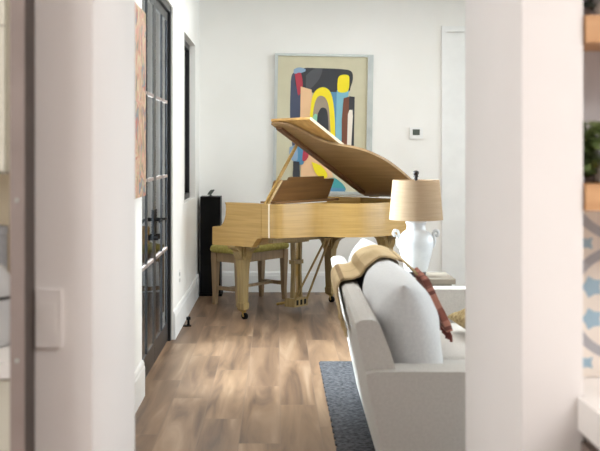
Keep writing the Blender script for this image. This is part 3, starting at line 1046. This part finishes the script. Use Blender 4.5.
def drape(name, path, y_of, ny, thick, material, fringe=None, label='', cat='throw'):
    """cloth strip: path of (x, z) in sofa space, y_of(s, t) gives the width position"""
    P = smooth_path(path, 6)
    ln = [0.0]
    for i in range(1, len(P)):
        ln.append(ln[-1] + (P[i] - P[i - 1]).length)
    b = B()
    uvl = b.loops.layers.uv.new('UVMap')
    grid, uvs = [], {}
    NP = len(P)
    nrm, disp = [], [[0.0] * (ny + 1) for _ in range(NP)]
    for i, p in enumerate(P):
        tan = (P[min(i + 1, NP - 1)] - P[max(i - 1, 0)]).normalized()
        nrm.append(Vector((-tan.y, 0, tan.x)))
        for j in range(ny + 1):
            q = Vector((p.x, y_of(ln[i] / ln[-1], j / ny), p.y))
            for tr in TREES:
                h = tr.ray_cast(q + nrm[i] * 0.30, -nrm[i], 0.30 + 0.01)
                if h[0] is not None:
                    disp[i][j] = max(disp[i][j], 0.30 - h[3] + thick * 0.5 + 0.005)
    for _ in range(5):        # cloth bridges small hollows instead of following every dip
        old = [r[:] for r in disp]
        for i in range(NP):
            for j in range(ny + 1):
                nb = [old[a][c] for a in range(max(0, i - 1), min(NP, i + 2)) for c in range(max(0, j - 1), min(ny + 1, j + 2))]
                disp[i][j] = max(old[i][j], sum(nb) / len(nb))
    for i, p in enumerate(P):
        row = []
        for j in range(ny + 1):
            y = y_of(ln[i] / ln[-1], j / ny)
            r_ = 0.003 + 0.003 * noise.noise(Vector((ln[i] * 7, y * 9, 1.3))) + disp[i][j]
            v = b.verts.new((p.x + nrm[i].x * r_, y, p.y + nrm[i].z * r_))
            uvs[v] = (ln[i], y)
            row.append(v)
        grid.append(row)
    for i in range(len(P) - 1):
        for j in range(ny):
            f = b.faces.new((grid[i][j], grid[i][j + 1], grid[i + 1][j + 1], grid[i + 1][j]))
            f.smooth = True
            for lp in f.loops:
                lp[uvl].uv = uvs[lp.vert]
    o = obj(name, b, material)
    o.matrix_world = SM
    sd = o.modifiers.new('solidify', 'SOLIDIFY')
    sd.thickness = thick
    sd.offset = 0
    tag(o, label, cat)
    if fringe:
        fm, which, flen = fringe
        fb = B()
        e = P[which]
        q = P[1] if which == 0 else P[-2]
        d = (e - q).normalized()
        for j in range(ny * 2 + 1):
            y = y_of(0 if which == 0 else 1, j / (ny * 2))
            a = Vector((e.x, y, e.y))
            w = random.uniform(-0.012, 0.012)
            m1 = a + Vector((d.x * flen * .5 + random.uniform(-.004, .004), w * .5, d.y * flen * .5))
            m2 = a + Vector((d.x * flen + random.uniform(-.006, .006), w, d.y * flen - random.uniform(0, .015)))
            tube(fb, [a, m1, m2], [0.006, 0.005, 0.007], 5)
        fo = obj('fringe', fb, fm, o)
    return o


drape('tan_throw', [(0.012, 0.645), (0.002, 0.69), (-0.008, 0.74), (-0.010, 0.79), (0.010, 0.818), (0.055, 0.822), (0.095, 0.838), (0.120, 0.872), (0.150, 0.895), (0.185, 0.915), (0.235, 0.910), (0.285, 0.890), (0.325, 0.86), (0.350, 0.83)],
      lambda s, t: 0.97 + 0.12 * s + t * (0.62 - 0.10 * s), 22, 0.009, M['tan'], (M['tan_fringe'], 0, 0.06),
      'tan plaid throw with fringe draped over the back of the pale sofa')
drape('rust_throw', [(0.382, 0.815), (0.402, 0.775), (0.428, 0.715), (0.454, 0.66), (0.472, 0.62), (0.482, 0.590)],
      lambda s, t: 1.03 - 0.02 * s + t * 0.46, 20, 0.030, M['rust'], (M['rust_fringe'], -1, 0.035),
      'rust red plaid throw hanging down behind the large white back cushion')

# ------------------------------------------------------------------ side table and lamp
st = thing('side_table', 'weathered grey wood side table carrying the white lamp behind the sofa', 'table', (0.80, 6.23, 0.0))
obj('tabletop', bx(-0.26, 0.26, -0.18, 0.18, 0.615, 0.645), M['table'], st, bevel=0.003)
b = B()
for y in (-0.14, 0.14):
    box(b, -0.22, 0.22, y - 0.01, y + 0.01, 0.56, 0.615)
for x in (-0.22, 0.22):
    box(b, x - 0.01, x + 0.01, -0.14, 0.14, 0.56, 0.615)
obj('apron', b, M['table'], st)
for x in (-0.22, 0.22):
    for y in (-0.14, 0.14):
        obj('leg', loft(B(), [sq(x, y, 0.014, 0.013), sq(x, y, 0.02, 0.615)]), M['table'], st)
obj('lower_shelf', bx(-0.21, 0.21, -0.13, 0.13, 0.16, 0.18), M['table'], st)

la = thing('table_lamp', 'white ceramic jar lamp with burlap shade on the grey side table', 'lamp', (0.845, 6.2, 0.645))
obj('foot', lathe(B(), [(0.058, 0.0), (0.060, 0.006), (0.060, 0.026), (0.052, 0.032)], 32), M['dark_metal'], la, smooth=False)
prf = [(0.062, 0.030), (0.068, 0.040), (0.080, 0.08), (0.093, 0.13), (0.101, 0.17), (0.105, 0.20), (0.104, 0.225), (0.095, 0.252), (0.078, 0.270), (0.062, 0.280), (0.057, 0.290), (0.056, 0.305), (0.059, 0.318), (0.064, 0.324), (0.062, 0.334), (0.045, 0.337)]
prf = [tuple(p) for p in smooth_path(prf, 3)]
jar = obj('jar', lathe(B(), prf, 48), M['ceramic'], la, smooth=True)
for s in (-1, 1):
    pts = smooth_path([(s * 0.100, 0, 0.175), (s * 0.112, 0, 0.205), (s * 0.110, 0, 0.235), (s * 0.106, 0, 0.258), (s * 0.114, 0, 0.276), (s * 0.130, 0, 0.276), (s * 0.136, 0, 0.260), (s * 0.128, 0, 0.246), (s * 0.119, 0, 0.252)], 5)
    obj('handle', tube(B(), pts, 0.0095, 10), M['ceramic'], jar, smooth=True)
b = B()
tube(b, [(0, 0, 0.335), (0, 0, 0.60)], 0.006, 10)
lathe(b, [(0.016, 0.337), (0.016, 0.40), (0.012, 0.41)], 16)
obj('stem', b, M['dark_metal'], la)
sh = [(0.163, 0.345), (0.1415, 0.585)]
b = B()
n_ = 64
ro = [[(r * math.cos(2 * PI * k / n_), r * math.sin(2 * PI * k / n_), z) for k in range(n_)] for r, z in (sh[0], sh[1], (sh[1][0] - 0.003, sh[1][1]), (sh[0][0] - 0.003, sh[0][1]))]
loft(b, ro + [ro[0]], False)
bmesh.ops.remove_doubles(b, verts=b.verts, dist=1e-6)
shd = obj('lamp_shade', b, M['shade'], la, smooth=False)
b = B()
for k in range(3):
    a = 2 * PI * k / 3 + 0.4
    tube(b, [(0, 0, 0.575), (0.139 * math.cos(a), 0.139 * math.sin(a), 0.580)], 0.0025, 6)
obj('shade_spider', b, M['dark_metal'], shd)
b = B()
lathe(b, [(0.010, 0.585), (0.011, 0.600), (0.016, 0.604), (0.013, 0.612), (0.018, 0.625), (0.018, 0.634), (0.010, 0.641), (0.004, 0.643)], 16)
obj('finial', b, M['dark_metal'], la)

# ------------------------------------------------------------------ kitchen corner at the left edge
pp = thing('cabinet_end_post', 'taupe upright post with side coloured as shade at the left edge of the picture', 'post', (-0.5608, 2.25, 0))
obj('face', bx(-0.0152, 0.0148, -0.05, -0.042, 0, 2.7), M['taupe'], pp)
obj('side', bx(-0.0152, 0.0151, -0.042, 0.0495, 0, 2.7), M['dark_brown'], pp)  # dark colour stands in for the shadow gap between post and wall
for z in (1.296, 0.95):
    b = B()
    lathe(b, [(0.004, 0), (0.004, 0.003)], 12)
    bmesh.ops.rotate(b, verts=b.verts, matrix=Matrix.Rotation(R(90), 3, 'X'))
    bmesh.ops.translate(b, verts=b.verts, vec=(0.0, -0.0495, z))
    obj('screw_cap', b, M['frame'], pp)
struct(obj('trim_1', bx(-2.29, -0.576, 2.925, 2.93, 0.91, 1.7), M['beige']))
uc = thing('wall_cabinet', 'cream upper kitchen cabinet at the top left corner of the view', 'cabinet', (-1.2, 2.77, 0))
b = B()
box(b, -0.6, 0.515, -0.15, 0.15, 1.347, 2.5)
cb = obj('body', b, M['cream'], uc)
b = B()
box(b, -0.04, 0.505, -0.170, -0.151, 1.352, 2.49)
dr = obj('door', b, M['cream'], uc)
b = B()
box(b, -0.02, 0.508, -0.1715, -0.1702, 1.7205, 1.7235)
box(b, -0.62, 0.510, -0.1715, -0.1502, 1.344, 1.350)
obj('reveal_line', b, M['cream_line'], uc)
kc = thing('base_cabinet', 'cream lower kitchen cabinet at the bottom left edge of the view', 'cabinet', (-1.2, 2.66, 0))
obj('body', bx(-0.9, 0.6, -0.25, 0.25, 0.1, 0.872), M['cream'], kc)
obj('toe_kick', bx(-0.9, 0.6, -0.2, 0.25, 0.0, 0.1), M['dark_brown'], kc)
obj('drawer', bx(0.05, 0.595, -0.27, -0.251, 0.70, 0.865), M['cream'], kc)
obj('door', bx(0.05, 0.595, -0.27, -0.251, 0.12, 0.69), M['cream'], kc)
tag(obj('worktop', bx(-2.29, -0.58, 2.37, 2.92, 0.873, 0.91), M['counter'], bevel=0.003), 'pale stone worktop on the lower cabinet at the left edge', 'worktop')
kt = thing('kettle', 'rounded white kettle with dark rim standing on the left worktop', 'kettle', (-0.755, 2.60, 0.91))
obj('body', lathe(B(), [tuple(p) for p in smooth_path([(0.075, 0.0), (0.082, 0.02), (0.086, 0.08), (0.080, 0.15), (0.060, 0.195), (0.03, 0.21), (0.005, 0.212)], 4)], 32), M['ceramic'], kt, smooth=True)
obj('rim', lathe(B(), [(0.0825, 0.118), (0.0875, 0.121), (0.0868, 0.126), (0.082, 0.127)], 32), M['dark_metal'], kt)
obj('lid_knob', lathe(B(), [(0.008, 0.211), (0.014, 0.222), (0.010, 0.232), (0.003, 0.234)], 16), M['dark_metal'], kt)
b = B()
tube(b, smooth_path([(-0.075, 0, 0.05), (-0.13, 0, 0.08), (-0.13, 0, 0.15), (-0.07, 0, 0.17)], 4), 0.009)
obj('handle', b, M['dark_metal'], kt)
cn = thing('canister', 'pale canister behind the white kettle on the left worktop', 'canister', (-0.80, 2.80, 0.91))
obj('body', lathe(B(), [(0.055, 0), (0.058, 0.005), (0.058, 0.26), (0.054, 0.265)], 24), M['grey_cloth'], cn)
obj('lid', lathe(B(), [(0.06, 0.265), (0.06, 0.285), (0.02, 0.295)], 24), M['grey_cloth'], cn)

# ------------------------------------------------------------------ coffee corner at the right edge
NX = 0.692
YB = 2.5
# patterned cement tiles
tl_ = B()
x0, x1, z0, z1 = NX, NX + 0.54, 0.851, 1.268
box(tl_, x0, x1, YB - 0.008, YB - 0.0005, z0, z1, 0)
U = 0.2917


def inlay(pts, mi, y=YB - 0.0086):
    f = tl_.faces.new([tl_.verts.new((p[0], y, p[1])) for p in pts])
    f.material_index = mi


def star(cx, cz, r1, r2, n_, mi, rot=0.0, y=YB - 0.0090):
    pts = []
    for k in range(2 * n_):
        r = r1 if k % 2 == 0 else r2
        a = rot + PI * k / n_
        pts.append((cx + r * math.cos(a), cz + r * math.sin(a)))
    if min(p[0] for p in pts) > x0 and max(p[0] for p in pts) < x1 and min(p[1] for p in pts) > z0 and max(p[1] for p in pts) < z1:
        inlay(pts, mi, y)


zc = EYE - (303 - 152) * 2.49 / FPX
for ix in range(3):
    for iz in (-1, 0, 1):
        cx, cz = 0.845 + ix * U, zc + iz * U
        # quatrefoil ring
        for k in range(48):
            a, c_ = 2 * PI * k / 48, 2 * PI * (k + 1) / 48
            ar = [(cx + r * math.cos(g), cz + r * math.sin(g)) for r, g in ((0.142, a), (0.142, c_), (0.119, c_), (0.119, a))]
            if all(x0 < p[0] < x1 and z0 < p[1] < z1 for p in ar):
                inlay(ar, 2)
        for sgx, sgz in ((1, 1), (1, -1), (-1, 1), (-1, -1)):
            star(cx + sgx * 0.0765, cz + sgz * 0.039, 0.028, 0.019, 5, 1, 0.3 if sgx > 0 else PI / 5)
        star(cx, cz, 0.012, 0.006, 4, 1)
        star(cx - 0.088, cz + U / 2, 0.020, 0.010, 4, 1, PI / 4)
        star(cx - 0.088 + U / 2, cz + U / 2, 0.020, 0.010, 4, 1, PI / 4)
        star(cx - 0.088 + U / 2, cz, 0.020, 0.010, 4, 1, PI / 4)
tp = obj('trim_2', tl_, [M['tile'], M['tile_blue'], M['tile_grey']])
struct(tp)
b = B()
box(b, NX, NX + 0.54, YB - 0.008, YB - 0.0005, 1.335, 2.4)
for k in range(8):
    x = NX + 0.034 + k * 0.068
    box(b, x, x + 0.003, YB - 0.0092, YB - 0.008, 1.335, 1.62, 1)
struct(obj('trim_3', b, [M['shiplap'], M['trim']]))
sh1 = tag(obj('wall_shelf', bx(NX + 0.002, NX + 0.54, 2.29, YB - 0.0095, 1.268, 1.327), M['shelf'], bevel=0.004), 'lower thick timber shelf at the right edge, just above the patterned tiles', 'shelf', 'timber shelves at the right edge')
sh2 = tag(obj('wall_shelf', bx(NX + 0.002, NX + 0.54, 2.29, YB - 0.0095, 1.646, 1.708), M['shelf'], bevel=0.004), 'upper thick timber shelf at the top right corner of the view', 'shelf', 'timber shelves at the right edge')


def potted(name, label, loc, leafm, hang, n_, rx, rz, seed):
    random.seed(seed)
    t = thing(name, label, 'plant', loc)
    obj('pot', lathe(B(), [(0.036, 0.0), (0.044, 0.005), (0.054, 0.085), (0.056, 0.09), (0.050, 0.09), (0.048, 0.075)], 24), M['ceramic'], t)
    b = B()
    for k in range(6):
        a = random.uniform(0, 2 * PI)
        tube(b, [(0, 0, 0.07), (0.03 * math.cos(a), 0.03 * math.sin(a), 0.12), (0.07 * math.cos(a), 0.06 * math.sin(a), 0.13 - hang * 0.08)], 0.002, 5)
    st_ = obj('stems', b, leafm, t)
    b = B()
    for k in range(n_):
        a = random.uniform(0, 2 * PI)
        rr = math.sqrt(random.random())
        c = Vector((random.uniform(-rx, rx), 0.055 * rr * math.sin(a), 0.09 + rz * random.uniform(-hang, 1.0)))
        d = Vector((math.cos(a + random.uniform(-1, 1)), math.sin(a) * 0.7, random.uniform(-.5, .5))).normalized()
        s = d.cross(Vector((random.uniform(-.4, .4), random.uniform(-.8, .2), 1))).normalized()
        L_, w = random.uniform(0.017, 0.026), random.uniform(0.007, 0.011)
        nrm = d.cross(s) * 0.003
        vs = [b.verts.new(c + q) for q in (-d * L_, -d * L_ * .3 + s * w + nrm, d * L_ * .4 + s * w * .8 + nrm, d * L_, d * L_ * .4 - s * w * .8 + nrm, -d * L_ * .3 - s * w + nrm)]
        b.faces.new(vs)
    obj('foliage', b, leafm, t)
    return t


potted('potted_plant', 'bushy green plant in a white pot on the lower timber shelf', (NX + 0.105, 2.41, 1.327), M['leaf'], 1.35, 560, 0.098, 0.052, 11)
potted('trailing_plant', 'dark leaved plant in a white pot on the upper timber shelf', (NX + 0.105, 2.41, 1.708), M['leaf_dark'], 0.7, 260, 0.095, 0.08, 12)
# counter along the right wall
b = bx(0.676, NX + 0.55, 0.9, PN - 0.005, 0.776, 0.850)
box(b, NX + 0.002, NX + 0.55, PN - 0.005, YB - 0.0095, 0.776, 0.850)
cc = tag(obj('coffee_counter', b, M['counter']), 'thick white stone counter at the right edge under the patterned tiles', 'counter')
cs_ = thing('counter_cabinet', 'grey brown cabinet under the white stone counter at the lower right corner', 'cabinet', (0.97, 1.6, 0))
obj('body', bx(-0.275, 0.27, -0.7, 0.69, 0.08, 0.775), M['grey_wood'], cs_)
for k in range(2):
    dr = obj('door', bx(-0.29, -0.276, -0.69 + k * 0.69, -0.01 + k * 0.69, 0.10, 0.752), M['grey_wood'], cs_)
obj('toe_kick', bx(-0.23, 0.27, -0.7, 0.69, 0.0, 0.08), M['dark_brown'], cs_)
